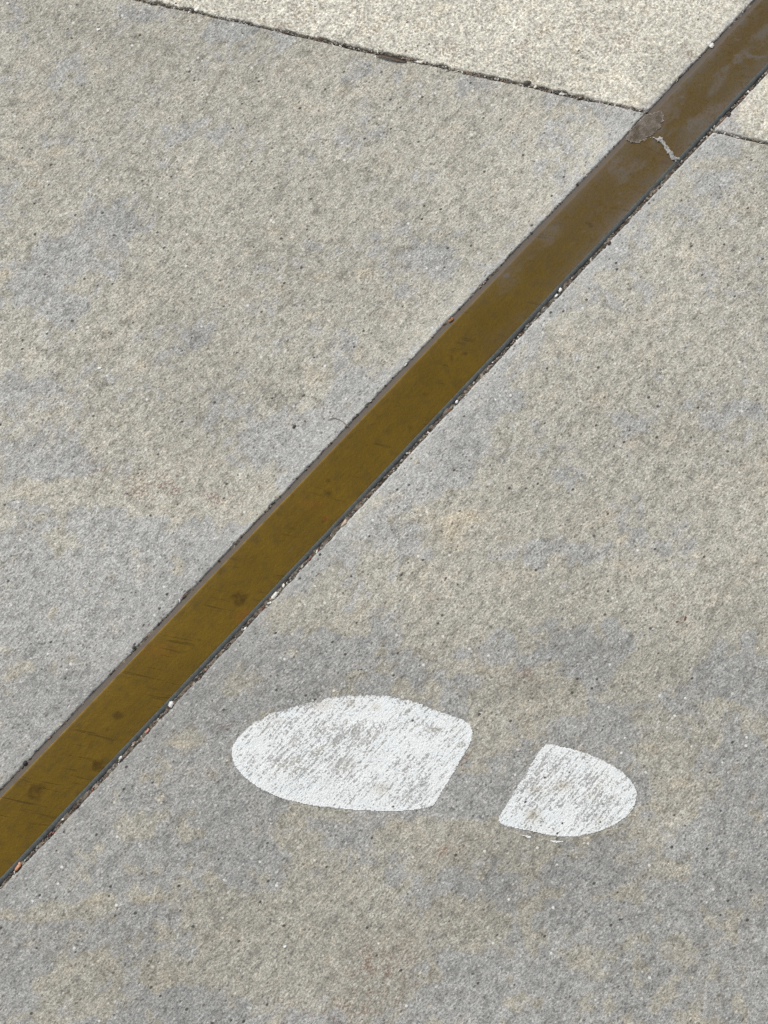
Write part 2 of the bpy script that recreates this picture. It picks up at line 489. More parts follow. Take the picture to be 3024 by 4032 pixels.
def make_brass(name, tarnish_reflection):
    t = NT(name)
    wa = t.attribute('wear')
    at = t.split(wa.outputs['Color'])       # r spots, g grey film, b rust
    P = t.coords()
    n1 = t.noise(P, 28, 4.0, 0.6, 0.4)
    n2 = t.noise(P, 130, 4.0, 0.65)
    n3 = t.noise(P, 520, 3.0, 0.6)
    S = t.coords((0.07, 1.0, 1.0), 0.22)                     # scuffs across the strip
    sc = t.noise(S, 330, 3.0, 0.65)
    sm = t.math('MULTIPLY', t.ramp(sc, 0.57, 0.67), t.math('MAXIMUM', t.ramp(t.noise(P, 36, 2.0), 0.48, 0.64), wa.outputs['Alpha']))
    L = t.coords((0.03, 1.0, 1.0), ROT)
    ln = t.noise(L, 500, 2.0, 0.6)
    col = t.mix(t.ramp(n1, 0.3, 0.7), (0.087, 0.0560, 0.0100), (0.103, 0.066, 0.0105))
    col = t.mix(t.ramp(n2, 0.45, 0.75), col, (0.076, 0.051, 0.013))
    col = t.gain(col, t.math('MULTIPLY_ADD', ln, 0.26, 0.87))
    col = t.gain(col, t.math('MULTIPLY_ADD', n3, 0.30, 0.85))
    col = t.mix(t.math('MULTIPLY', sm, 0.55), col, (0.036, 0.025, 0.009))
    col = t.mix(t.math('MULTIPLY', at[0], t.ramp(n2, 0.3, 0.55, 0.10, 0.75)), col, (0.036, 0.020, 0.007))
    col = t.mix(t.math('MULTIPLY', at[2], 0.6), col, (0.16, 0.06, 0.015))
    film = t.math('MULTIPLY', at[1], t.ramp(t.math('MULTIPLY_ADD', n2, 0.6, t.math('MULTIPLY', n3, 0.4)), 0.30, 0.60, 0.35, 1.0))
    fcol = t.mix(t.ramp(n1, 0.4, 0.6), (0.122, 0.091, 0.062), (0.112, 0.094, 0.073))
    if tarnish_reflection == 1:        # left shoulder: brown-grey patina with its dim grey reflection painted in
        fcol, film = t.mix(n2, (0.060, 0.049, 0.038), (0.105, 0.088, 0.072)), t.ramp(n3, 0.2, 0.6, 0.75, 1.0)
    if tarnish_reflection == 2:        # right shoulder: bluish-grey sky reflection painted in over slight patina
        fcol, film = t.mix(n2, (0.085, 0.097, 0.095), (0.17, 0.19, 0.188)), t.ramp(n3, 0.2, 0.6, 0.65, 1.0)
    col = t.mix(film, col, fcol)
    metal = t.math('MULTIPLY_ADD', film, -0.75, 0.95)
    rough = t.math('ADD', t.math('MULTIPLY_ADD', n2, 0.20, 0.40), t.math('MULTIPLY', film, 0.12))
    h = t.math('ADD', t.math('MULTIPLY', n2, 0.6), t.math('MULTIPLY', n3, 0.25))
    h = t.math('SUBTRACT', h, t.math('MULTIPLY', sm, 0.3))
    nrm = t.bump(h, 0.0004, 0.35)
    return t.done(t.bsdf(col, rough, metal, nrm, 0.4))


def make_dirt(name, a, b, scale=220):
    t = NT(name)
    P = t.coords()
    n = t.noise(P, scale, 4.0, 0.7)
    v = t.voronoi(P, 420)
    c = t.split(v.outputs['Color'])
    col = t.mix(t.ramp(n, 0.35, 0.65), a, b)
    col = t.gain(col, t.math('MULTIPLY_ADD', c[0], 0.9, 0.5))
    return t.done(t.bsdf(col, 0.9, 0.0, t.bump(n, 0.002, 0.9), 0.2))


def make_bits(name):
    t = NT(name)
    a = t.attribute('tint').outputs['Color']
    P = t.coords()
    col = t.gain(a, t.math('MULTIPLY_ADD', t.noise(P, 900, 3.0, 0.6), 0.7, 0.65))
    return t.done(t.bsdf(col, 0.6, 0.0, t.bump(t.noise(P, 1100, 2.0), 0.0004, 0.6), 0.4))


M_NEAR = make_concrete('broomed_concrete')
M_FAR = make_concrete('exposed_sand_concrete', True)
M_PAINT = make_paint()
M_BRASS = [make_brass('worn_brass', 0), make_brass('brown_grey_brass_shoulder', 1), make_brass('grey_green_brass_shoulder', 2)]
M_BED = make_dirt('joint_dirt', (0.065, 0.054, 0.042), (0.24, 0.205, 0.165))
M_BITS = make_bits('grit_mineral')

# ------------------------------------------------------------------ the setting
g = mesh_obj('ground', [(-150, -150, -.06), (150, -150, -.06), (150, 150, -.06), (-150, 150, -.06)], [(0, 1, 2, 3)],
             make_dirt('distant_paving', (0.26, 0.25, 0.23), (0.38, 0.37, 0.33), 6))
g['kind'] = 'structure'


def spacing(fine, n_fine, mid, reach, end):
    s = list(np.arange(n_fine) * fine)
    d = fine
    while s[-1] < reach:
        d = min(d * 1.15, mid)
        s.append(s[-1] + d)
    while s[-1] < end:
        d *= 1.35
        s.append(s[-1] + d)
    return np.array(s)


# bedding under the slabs: what shows in the joints
bu = np.linspace(-0.75, 0.75, 760)
bv = np.concatenate([np.linspace(-0.55, VL - 0.012, 120), np.linspace(VL - 0.010, VR + 0.010, 70), np.linspace(VR + 0.012, 0.45, 90)])
UU, VV = np.meshgrid(bu, bv, indexing='ij')
bx, by = xy_of(UU, VV)
bz = np.minimum(-0.0014 + 0.0030 * (fbm(bx * 160, by * 160, 5, 3) - 0.5) + 0.0022 * (fbm(bx * 30, by * 30, 6, 2) - 0.5), -0.0005)
pav = mesh_obj('pavement', np.stack([bx, by, bz], -1).reshape(-1, 3), grid_faces(len(bu), len(bv), True), M_BED)
pav['kind'] = 'structure'


def lip(s, seed, amp):
    """ragged, chipped outline of a slab edge along length s"""
    n = amp * (fbm(s * 60, s * 0 + seed, seed, 4) - 0.5) * 2
    n += amp * 2.6 * np.maximum(0, vnoise(s * 220, s * 0 + 3.3, seed + 9) - 0.72) * 3
    n += 0.9 * amp * np.maximum(0, vnoise(s * 14, s * 0 + 1.7, seed + 3) - 0.5) * 2
    n += 0.7 * amp * (vnoise(s * 900, s * 0 + 8.3, seed + 4) - 0.5)
    return n


def make_slab(side, far, label):
    """side -1 left / +1 right of the strip; far: beyond the cross joint"""
    J = JL if side < 0 else JR
    reach_v = 0.50 if side < 0 else 0.42
    reach_t = (0.22 if far else 0.98)
    sv = spacing(0.0006, 14, 0.0021, reach_v, 2.6)
    stt = spacing(0.0006, 12, 0.0021, reach_t, 2.8)
    T, S = np.meshgrid(stt, sv, indexing='ij')
    v_edge = VL if side < 0 else VR
    seed = 11 + (2 if far else 0) + (1 if side > 0 else 0)
    dirn = 1.0 if far else -1.0
    gap_j = 0.0003 if side < 0 else -0.0001
    v = v_edge + side * S
    u = J[0] + J[1] * v + dirn * (T + gap_j)
    fall_s, fall_t = np.exp(-S / 0.004), np.exp(-T / 0.004)
    jag_v = lip(u, seed, 0.00055)
    jag_u = lip(v, seed + 40, (0.0015 if far else 0.0012) if side < 0 else 0.0006)
    v = v + side * jag_v * fall_s
    u = u + dirn * (jag_u + 0.0004) * fall_t
    x, y = xy_of(u, v)
    z = slab_z(x, y)
    # arris: rounded and chipped
    rs = 0.0010 + 0.0020 * np.maximum(0, fbm(u * 45, v * 0, seed + 60, 3) - 0.45)
    rt = 0.0014 + 0.0052 * np.maximum(0, fbm(v * 45, u * 0, seed + 70, 3) - 0.45)
    z = z - 0.0010 * np.clip(1 - S / rs, 0, 1) ** 2 - 0.0015 * np.clip(1 - T / rt, 0, 1) ** 2
    if far:
        z = z + 0.0006 * (fbm(x * 260, y * 260, 77, 2) - 0.5) + 0.0004
    nr, nc = T.shape
    verts = np.stack([x, y, z], -1)
    # skirts down the two visible edges
    flip = (side * dirn) < 0
    faces = [grid_faces(nr, nc, not flip)]
    vs = [verts.reshape(-1, 3)]
    base = nr * nc
    e1 = verts[:, 0].copy()
    e1[:, 2] = -0.03
    e2 = verts[0, :].copy()
    e2[:, 2] = -0.03
    vs += [e1, e2]
    i = np.arange(nr - 1)
    f1 = np.stack([i * nc, (i + 1) * nc, base + i + 1, base + i], 1)
    j = np.arange(nc - 1)
    f2 = np.stack([j, base + nr + j, base + nr + j + 1, j + 1], 1)
    if flip:
        f1, f2 = f1[:, ::-1], f2[:, ::-1]
    faces += [f1[:, ::-1], f2[:, ::-1]]
    vs = np.concatenate(vs)
    o = mesh_obj('concrete_slab', vs, np.concatenate(faces), M_FAR if far else M_NEAR, pav)
    p, r, tn, pe, sm, fk = fields(vs[:, 0], vs[:, 1], far)
    attr(o, 'stain', p, r, tn)
    attr(o, 'finish', pe, sm, fk)
    o['label'] = label
    return o


make_slab(-1, False, 'grey brushed concrete slab left of the brass strip, below the cross joint')
make_slab(1, False, 'grey brushed concrete slab with the white footprint')
make_slab(-1, True, 'cream sandy concrete slab beyond the cross joint')
make_slab(1, True, 'cream sandy concrete corner right of the far brass')

# ------------------------------------------------------------------ brass strip, two lengths butted at a seam
BL, BR = VL - 0.0006, VR - 0.0023          # bar edges inside its slot
profile = [(BL, -0.012), (BL, -0.0016), (BL + 0.0006, -0.0009), (BL + 0.0022, -0.0005), (BL + 0.0038, -0.00005), (BL + 0.0045, 0.00016)]
inner = np.linspace(BL + 0.0052, BR - 0.0030, 36)
profile += [(w, 0.00025) for w in inner]
profile += [(BR - 0.0025, 0.0002), (BR - 0.0015, -0.0002), (BR - 0.0006, -0.0008), (BR - 0.0001, -0.0017), (BR, -0.012)]
profile = np.array(profile)
slot = np.zeros(len(profile) - 1, np.int32)
slot[:5] = 1
slot[-5:] = 2
SEAM0, SEAM1 = uv_of(G(2470, 545)), uv_of(G(2668, 640))
SEAM_K = (SEAM1[0] - SEAM0[0]) / (SEAM1[1] - SEAM0[1])

SPOTS = [(2614, 633, 15, 1.0), (2500, 640, 14, .5), (2520, 620, 12, .4), (388, 3010, 22, 1.0), (138, 3116, 34, .8), (466, 2820, 18, .7), (418, 2872, 11, .7), (360, 2905, 24, .5), (355, 2935, 16, .5),
         (936, 2361, 26, .9), (960, 2345, 18, .6), (1284, 2044, 14, 1.0), (1290, 1938, 9, .6), (1282, 2044, 14, .5), (1000, 2196, 10, .5), (1291, 1892, 9, .9), (1289, 1938, 9, .6),
         (1677, 1557, 12, .7), (1832, 1393, 10, .9), (1771, 1403, 7, .7), (1590, 1690, 9, .7), (1470, 1680, 7, .5), (1617, 1688, 9, .5), (2322, 881, 14, 1.0), (2185, 888, 10, .6), (2330, 945, 12, .5),
         (2310, 785, 9, .5), (2290, 800, 8, .5), 
         (870, 2250, 12, .4)]
RUSTY = [(980, 2430, 60, 35, .5), (1280, 2045, 14, 12, .7), (2614, 633, 14, 12, .6), (620, 2560, 80, 30, .25), (1230, 1985, 60, 20, .3)]
SCUFF = [(590, 2700, 130, 60, 1), (370, 2920, 120, 60, 1), (120, 3130, 160, 80, 1), (700, 2510, 100, 45, .9), (1010, 2150, 80, 30, .6), (860, 2330, 40, 60, .7), (640, 2610, 90, 40, .8), (90, 3250, 90, 50, .7)]
PALE = [(2960, 225, 60, 10, 1.0), (2920, 215, 30, 8, .9), (1989, 1085, 11, 8, 1.0), (2442, 755, 7, 5, .9), (2430, 800, 6, 5, .6), (3005, 120, 8, 6, .8), (2305, 912, 6, 5, .7), (2262, 955, 7, 5, .6), (1140, 2165, 5, 4, .4),
        (2805, 440, 20, 18, .6), (2690, 380, 14, 8, .4), (2760, 330, 14, 8, .4), (2700, 300, 12, 8, .3), (2900, 160, 14, 8, .4)]


def blobs(x, y, items, seed):
    out = np.zeros_like(x)
    wx = x + 0.0055 * (fbm(x * 260, y * 260, seed, 3) - 0.5)
    wy = y + 0.0055 * (fbm(x * 260, y * 260, seed + 7, 3) - 0.5)
    for it in items:
        px, py, rx, ry, w = it if len(it) == 5 else (it[0], it[1], it[2], it[2] * 0.9, it[3])
        c = G(px, py)
        ex, ey = rx * 0.000178 * 0.9, ry * 0.000186 * 0.9
        d = np.sqrt(((wx - c[0]) / ex) ** 2 + ((wy - c[1]) / ey) ** 2)
        out = np.maximum(out, w * sstep(1.35, 0.65, d))
    return out


def make_bar(u0, u1, far, label):
    if far:
        su = spacing(0.0012, 300, 0.004, 0.4, 2.4)
    else:
        su = spacing(0.0012, 840, 0.004, 1.1, 2.6)
    SU, PV = np.meshgrid(su, profile[:, 0], indexing='ij')
    _, PZ = np.meshgrid(su, profile[:, 1], indexing='ij')
    uc = SEAM0[0] + SEAM_K * (PV - SEAM0[1])
    u = uc + 0.00005 + SU if far else uc - 0.00005 - SU
    edge_l, edge_r = np.exp(-np.abs(PV - BL) / 0.002), np.exp(-np.abs(PV - BR) / 0.002)
    v = PV + 0.0005 * (fbm(u * 50, u * 0, 201, 3) - 0.5) * (edge_l + edge_r)
    z = PZ + 0.00025 * (fbm(u * 9, v * 30, 211, 3) - 0.5) + 0.0006 * (fbm(u * 90, u * 0, 221, 3) - 0.5) * edge_r
    x, y = xy_of(u, v)
    vs = np.stack([x, y, z], -1).reshape(-1, 3)
    o = mesh_obj('brass_strip', vs, grid_faces(len(su), len(profile), far is False), M_BRASS)
    mi = np.tile(slot, len(su) - 1)
    o.data.polygons.foreach_set('material_index', mi.astype(np.int32))
    X, Y = vs[:, 0], vs[:, 1]
    uu, vv = u.ravel(), v.ravel()
    far_ness = sstep(uv_of(G(1700, 1500))[0], uv_of(G(2500, 650))[0], uu)
    nn = fbm(uu * 40, vv * 90, 231, 4)
    film = np.exp(-(vv - BL) / (0.004 + 0.004 * far_ness)) * (0.25 + 0.75 * far_ness) + np.exp(-(BR - vv) / (0.002 + 0.006 * far_ness)) * (0.1 + 0.9 * far_ness)
    film = film * (0.6 + 0.9 * nn) + 0.55 * far_ness * sstep(0.50, 0.72, nn) + 0.22 * far_ness
    film = np.clip(film + blobs(X, Y, PALE, 251), 0, 1)
    attr(o, 'wear', blobs(X, Y, SPOTS, 241), film, blobs(X, Y, RUSTY, 261), blobs(X, Y, SCUFF, 271))
    return tag(o, label, 'brass strip')


make_bar(0, 0, False, 'long worn brass strip running from the lower left up to the mortar seam')
make_bar(0, 0, True, 'greyish end of brass strip beyond the mortar seam, at the upper right')


# ------------------------------------------------------------------ outlines
def chaikin(p, n=2):
    p = np.asarray(p, float)
    for _ in range(n):
        q = np.roll(p, -1, 0)
        p = np.stack([0.75 * p + 0.25 * q, 0.25 * p + 0.75 * q], 1).reshape(-1, 2)
    return p


def sdf(poly, x, y):
    """signed distance, positive inside"""
    d = np.full(x.shape, 1e9)
    inside = np.zeros(x.shape, bool)
    for a, b in zip(poly, np.roll(poly, -1, 0)):
        e = b - a
        t = np.clip(((x - a[0]) * e[0] + (y - a[1]) * e[1]) / (e @ e), 0, 1)
        d = np.minimum(d, np.hypot(x - a[0] - t * e[0], y - a[1] - t * e[1]))
        c = (a[1] > y) != (b[1] > y)
        if e[1] != 0:
            inside ^= c & (x < (y - a[1]) / e[1] * e[0] + a[0])
    return np.where(inside, d, -d)


def patch_sheet(name, poly, step, lift, mat, parent, ragged, thick=None):
    """a thin coat inside a ragged outline, lying on the slab"""
    lo, hi = poly.min(0) - 0.008, poly.max(0) + 0.008
    xs, ys = np.arange(lo[0], hi[0], step), np.arange(lo[1], hi[1], step)
    Y, X = np.meshgrid(ys, xs, indexing='ij')
    d = sdf(poly, X, Y)
    k = d + ragged(X, Y)
    keep = k > 0
    q = keep[:-1, :-1] & keep[1:, :-1] & keep[:-1, 1:] & keep[1:, 1:]
    f = grid_faces(*X.shape).reshape(X.shape[0] - 1, X.shape[1] - 1, 4)[q]
    used, inv = np.unique(f, return_inverse=True)
    x, y = X.ravel()[used], Y.ravel()[used]
    dd = k.ravel()[used]
    z = slab_z(x, y) + (lift if thick is None else thick(x, y, dd))
    o = mesh_obj(name, np.stack([x, y, z], 1), inv.reshape(-1, 4), mat, parent)
    return o, x, y, dd


# ------------------------------------------------------------------ painted footprint
def r4(x, y):
    return G(800 + x / 1.4426, 2650 + y / 1.4426)


def r5(x, y):
    return G(1850 + x / 2.0738, 2800 + y / 2.0738)


sole = [(158, 470), (165, 410), (200, 360), (260, 300), (330, 255), (430, 212), (540, 182), (640, 152), (760, 130), (880, 122), (1000, 124),
        (1100, 137), (1200, 165), (1300, 200), (1400, 235), (1480, 262), (1526, 292), (1536, 345), (1522, 400), (1490, 455), (1450, 525), (1400, 605),
        (1350, 690), (1322, 748), (1285, 768), (1200, 780), (1050, 790), (900, 785), (800, 775), (700, 765), (600, 750), (480, 725), (380, 690),
        (290, 640), (220, 580), (175, 530)]
heel = [(585, 292), (632, 264), (720, 278), (850, 310), (970, 350), (1080, 400), (1200, 460), (1290, 530), (1350, 610), (1372, 680), (1355, 760),
        (1310, 840), (1230, 910), (1120, 965), (1000, 1005), (880, 1028), (760, 1030), (640, 1015), (520, 990), (400, 965), (300, 942), (238, 918),
        (228, 878), (270, 805), (330, 708), (400, 590), (470, 480), (530, 380)]
fleck_a = [(410, 1012), (445, 1010), (470, 1018), (500, 1020), (505, 1036), (480, 1040), (455, 1026), (425, 1020)]
fleck_b = [(650, 1056), (700, 1056), (740, 1062), (770, 1062), (768, 1070), (730, 1072), (700, 1080), (665, 1070)]

foot = bpy.data.objects.new('painted_footprint', None)
foot.location = (*r4(900, 450), 0.0)
C.objects.link(foot)
tag(foot, 'worn white painted shoe print on the concrete beside the brass strip', 'footprint')
foot_inv = foot.location.copy()


def brushed(x, y):
    u, v = (x - ORG[0]) * U[0] + (y - ORG[1]) * U[1], (x - ORG[0]) * W[0] + (y - ORG[1]) * W[1]
    top = sstep(-0.165, -0.13, y)
    return (0.0004 + 0.0026 * top) * (fbm(u * 45, v * 800, 301, 2) - 0.50) + 0.0007 * (fbm(x * 500, y * 500, 311, 2) - 0.5) + 0.0005 * (vnoise(x * 110, y * 110, 315) - 0.5)


def painted(name, pts, fn, dens, chaik=3, rag=brushed, step=0.0006):
    poly = chaikin([fn(*p) for p in pts], chaik)
    o, x, y, d = patch_sheet(name, poly, step, 0.00035, M_PAINT, None, rag)
    o.parent = foot
    o.matrix_parent_inverse.identity()
    o.location = (0, 0, 0)
    co = np.empty(len(o.data.vertices) * 3, np.float32)
    o.data.vertices.foreach_get('co', co)
    co = co.reshape(-1, 3) - np.array(foot_inv, np.float32)
    o.data.vertices.foreach_set('co', co.ravel())
    p, r, tn, pe, sm, fk = fields(x, y, False)
    attr(o, 'stain', p, r, tn)
    attr(o, 'finish', pe, sm, fk)
    attr(o, 'paint', *dens(x, y, d))
    return o


def thin(items, x, y, fn, k):
    out = np.zeros_like(x)
    for px, py, rx, ry, w in items:
        c = fn(px, py)
        out += w * np.exp(-((x - c[0]) / (rx * k)) ** 2 - ((y - c[1]) / (ry * k)) ** 2)
    return out


def sole_density(x, y, d):
    b = 0.60 + 0.30 * np.exp(-d / 0.0035) + 0.35 * (fbm(x * 50, y * 50, 321, 3) - 0.5)
    k = 0.000178 / 1.4426
    b -= 0.6 * thin([(940, 350, 130, 60, .34), (620, 250, 60, 50, .18), (800, 500, 120, 90, .18), (1150, 700, 130, 70, .26), (560, 380, 100, 60, .16),
               (1310, 320, 40, 14, .7), (850, 170, 22, 18, .5), (500, 200, 80, 30, .16), (700, 180, 50, 30, .2), (570, 545, 20, 15, .6), (960, 630, 60, 40, .22), (740, 340, 50, 60, .2),
               (430, 500, 25, 40, .25), (560, 410, 25, 40, .25)], x, y, r4, k)
    b += thin([(250, 470, 110, 100, .25), (1180, 400, 170, 70, .28), (980, 500, 90, 60, .2), (400, 600, 120, 60, .2), (640, 690, 160, 50, .22), (1050, 220, 160, 60, .2)], x, y, r4, k)
    b -= 0.62 * np.exp(-d / 0.0024) * sstep(-0.158, -0.135, y) * (0.5 + fbm(x * 90, y * 90, 325, 2))
    st = thin([(840, 170, 22, 18, .9), (980, 195, 24, 16, .7), (670, 180, 60, 34, .5), (1310, 320, 36, 14, .5), (1010, 660, 40, 30, .6), (440, 270, 30, 16, .3), (800, 520, 60, 50, .3)], x, y, r4, k)
    return np.clip(b, 0, 1), np.clip(st, 0, 1)


def heel_density(x, y, d):
    b = 0.56 + 0.30 * np.exp(-d / 0.0035) + 0.35 * (fbm(x * 60, y * 60, 331, 3) - 0.5)
    k = 0.000178 / 2.0738
    b -= 0.6 * thin([(720, 420, 160, 90, .20), (520, 850, 55, 45, .55), (740, 610, 80, 60, .25), (520, 640, 70, 40, .25), (1060, 720, 70, 50, .3), (1080, 860, 120, 60, .2), (480, 540, 70, 60, .2)], x, y, r5, k)
    b += thin([(1180, 660, 120, 60, .25), (620, 880, 120, 70, .2), (400, 860, 100, 60, .2)], x, y, r5, k)
    st = thin([(515, 850, 50, 45, 1.0), (760, 610, 60, 40, .8), (530, 640, 50, 30, .8), (980, 690, 60, 30, .4), (1060, 880, 50, 30, .4)], x, y, r5, k)
    return np.clip(b, 0, 1), np.clip(st, 0, 1)


painted('sole_print', sole, r4, sole_density)
painted('heel_print', heel, r5, heel_density)
small = lambda x, y: 0.0006 * (fbm(x * 600, y * 600, 341, 2) - 0.5)
full = lambda x, y, d: (np.full_like(x, 1.0), np.zeros_like(x))
for f in (fleck_a, fleck_b):
    painted('paint_fleck', f, r5, full, 1, small, 0.0003)


# ------------------------------------------------------------------ mortar smear over the seam
def r1(x, y):
    return G(2200 + x / 2.0133, y / 2.0133)


def make_mortar(name, a, b, rim):
    t = NT(name)
    P = t.coords()
    n = t.noise(P, 170, 4.0, 0.65)
    n2 = t.noise(P, 700, 3.0, 0.65)
    e = t.split(t.attribute('edge').outputs['Color'])
    col = t.mix(t.ramp(n, 0.35, 0.65), a, b)
    col = t.mix(t.math('MULTIPLY', e[0], t.ramp(n2, 0.25, 0.6)), col, rim)
    col = t.gain(col, t.math('MULTIPLY_ADD', n2, 0.7, 0.65))
    return t.done(t.bsdf(col, 0.7, 0.0, t.bump(t.math('ADD', n, n2), 0.0008, 0.7), 0.3))


smear = bpy.data.objects.new('mortar_smear', None)
C.objects.link(smear)
tag(smear, 'pale grey mortar smeared across the seam between two brass lengths', 'mortar')
film_poly = [(560, 1040), (610, 985), (655, 938), (720, 898), (800, 882), (842, 905), (826, 970), (803, 1030), (750, 1078), (705, 1095), (645, 1140), (570, 1135), (515, 1122), (530, 1080)]
ridge_poly = [(700, 1098), (738, 1078), (768, 1092), (800, 1090), (830, 1108), (865, 1160), (898, 1210), (925, 1240), (978, 1248), (966, 1266), (925, 1276), (892, 1278), (876, 1248), (842, 1205), (806, 1150), (764, 1112)]
rag1 = lambda x, y: 0.0042 * (fbm(x * 380, y * 380, 351, 3) - 0.54)
M_FILM = make_mortar('mortar_film', (0.092, 0.072, 0.048), (0.175, 0.150, 0.124), (0.36, 0.32, 0.28))
M_RIDGE = make_mortar('mortar_ridge', (0.26, 0.26, 0.25), (0.42, 0.41, 0.39), (0.50, 0.48, 0.45))
for nm, pl, mat, h in (('film', film_poly, M_FILM, 0.00025), ('ridge', ridge_poly, M_RIDGE, 0.0009)):
    poly = chaikin([r1(*p) for p in pl], 1)
    o, x, y, d = patch_sheet(nm, poly, 0.00035, 0, mat, smear, rag1,
                             lambda x, y, d: 0.0001 + h * sstep(0, 0.001, d) * (0.4 + 1.2 * fbm(x * 500, y * 500, 361, 2)) + 0.0004)
    rim = sstep(0.0012, 0.0002, d)
    attr(o, 'edge', rim if nm == 'film' else rim * 0.8)

# ------------------------------------------------------------------ loose bits: chips one can point to
rng = random.Random(7)
ICO_V = []
ph = (1 + 5 ** 0.5) / 2
for a in (-1, 1):
    for b in (-ph, ph):
        ICO_V += [(0, a, b), (a, b, 0), (b, 0, a)]
ICO_V = np.array(ICO_V) / math.hypot(1, ph)
ICO_F = []
for i in range(12):
    for j in range(i + 1, 12):
        for k in range(j + 1, 12):
            p = ICO_V[[i, j, k]]
            if all(abs(np.linalg.norm(p[m] - p[(m + 1) % 3]) - 1.0515) < 0.01 for m in range(3)):
                n = np.cross(p[1] - p[0], p[2] - p[0])
                ICO_F.append((i, j, k) if n @ p.sum(0) > 0 else (i, k, j))
ICO_F = np.array(ICO_F)


def lump(r, sx, sy, sz, rot):
    v = ICO_V * (1 + r.uniform(-1, 1) * 0.1) * np.array([[r.uniform(0.75, 1.2)] for _ in range(12)])
    v = v * (sx, sy, sz)
    c, s = math.cos(rot), math.sin(rot)
    return np.stack([v[:, 0] * c - v[:, 1] * s, v[:, 0] * s + v[:, 1] * c, v[:, 2]], 1)


STRIP_ANG = math.atan2(U[1], U[0])
CHIPS = [  # photo x, y, half length, half width, height (mm), angle off the strip, tint, name, label
    (1080, 2347, 3.0, 1.3, 1.0, .1, (.80, .79, .70), 'paint_chip', 'largest cream paint chip in the slot right of the brass'),
    (1060, 2376, 1.5, 0.8, 0.7, -.4, (.80, .79, .70), 'paint_chip', 'small cream paint chip just below the largest one'),
    (672, 2775, 2.2, 1.5, 1.2, .2, (.82, .82, .78), 'stone_chip', 'white stone chip in the slot, left of the footprint'),
    (474, 2986, 1.4, 1.0, .9, .1, (.75, .76, .74), 'stone_chip', 'small white chip by the brown spot on the lower brass'),
    (70, 3415, 3.4, 1.3, 1.0, .1, (.60, .30, .17), 'stone_chip', 'orange brown stone sliver in the slot at the lower left'),
    (580, 2880, 2.2, 1.0, .9, .0, (.50, .24, .18), 'stone_chip', 'reddish stone sliver in the slot left of the sole'),
    (1354, 2062, 3.0, 1.0, .8, .05, (.62, .50, .38), 'stone_chip', 'long tan sliver in the slot midway up the brass'),
    (2205, 1145, 1.9, 1.3, 1.1, .3, (.85, .85, .83), 'stone_chip', 'bright white chip in the slot, upper of a close pair'),
    (2190, 1166, 1.5, 1.1, 1.0, .1, (.85, .85, .83), 'stone_chip', 'bright white chip in the slot, lower of a close pair'),
    (1797, 1584, 1.3, 1.1, 1.0, .1, (.84, .85, .86), 'stone_chip', 'round white grain alone in the slot at mid strip'),
    (2801, 181, 2.2, 1.7, 1.2, .1, (.82, .80, .74), 'stone_chip', 'white chip at the left lip of the far brass'),
    (1650, 245, 3.2, 1.3, 1.0, -.9, (.78, .74, .66), 'stone_chip', 'whitish chip in the cross joint beside the leaf scrap'),
    (2210, 371, 2.4, 1.0, .9, -1.0, (.80, .78, .72), 'stone_chip', 'flat white chip in the cross joint right of the dark crumb'),
    (2108, 343, 1.4, 1.2, 1.0, .3, (.80, .79, .75), 'stone_chip', 'white grain in the cross joint touching the dark crumb'),
    (2075, 328, 3.0, 2.2, 1.6, -.6, (.085, .078, .062), 'dirt_crumb', 'dark crumb of dirt sitting in the cross joint'),
    (773, 40, 1.9, 1.6, 1.0, 0, (.85, .85, .82), 'stone_chip', 'white grain near the upper left end of the cross joint'),
    (2398, 960, 1.9, 1.2, 1.0, .2, (.04, .038, .034), 'dirt_crumb', 'black crumb against the right edge of the upper brass'),
    (2870, 453, 2.2, 1.4, 1.0, .2, (.05, .046, .040), 'dirt_crumb', 'black crumb at the right lip of the far brass'),
    (527, 2551, 1.6, 1.2, 1.0, .5, (.05, .055, .045), 'dirt_crumb', 'dark green crumb on the left lip of the lower brass'),
    (99, 3005, 1.6, 1.4, 1.0, .5, (.03, .03, .028), 'dirt_crumb', 'black crumb on the left lip near the lower left corner'),
    (1157, 1681, 1.7, 1.0, .5, -.2, (.05, .05, .046), 'dirt_crumb', 'lone dark pit in the slab left of mid strip, built as a lump'),  # dark lump standing in for a pit in the slab
    (2697, 2436, 1.9, .8, .6, .3, (.20, .08, .045), 'rust_flake', 'larger of two rust brown flakes on the right slab'),
    (2665, 2448, 1.0, .6, .5, -.5, (.20, .08, .045), 'rust_flake', 'smaller of two rust brown flakes on the right slab'),
    (1775, 1262, 2.6, 1.2, .9, .0, (.36, .16, .06), 'rust_flake', 'orange rust flake on the left lip at mid strip'),
    (388, 117, 1.6, 1.0, .6, -.6, (.88, .88, .86), 'stone_chip', 'bright white grain on the upper left of the slab'),
    (392, 1451, 1.5, 1.0, .6, -.3, (.88, .88, .86), 'stone_chip', 'bright white grain at the left middle of the slab'),
    (1122, 3728, 1.1, .9, .6, -.3, (.85, .86, .86), 'stone_chip', 'white grain on the buff patch at the bottom'),
]
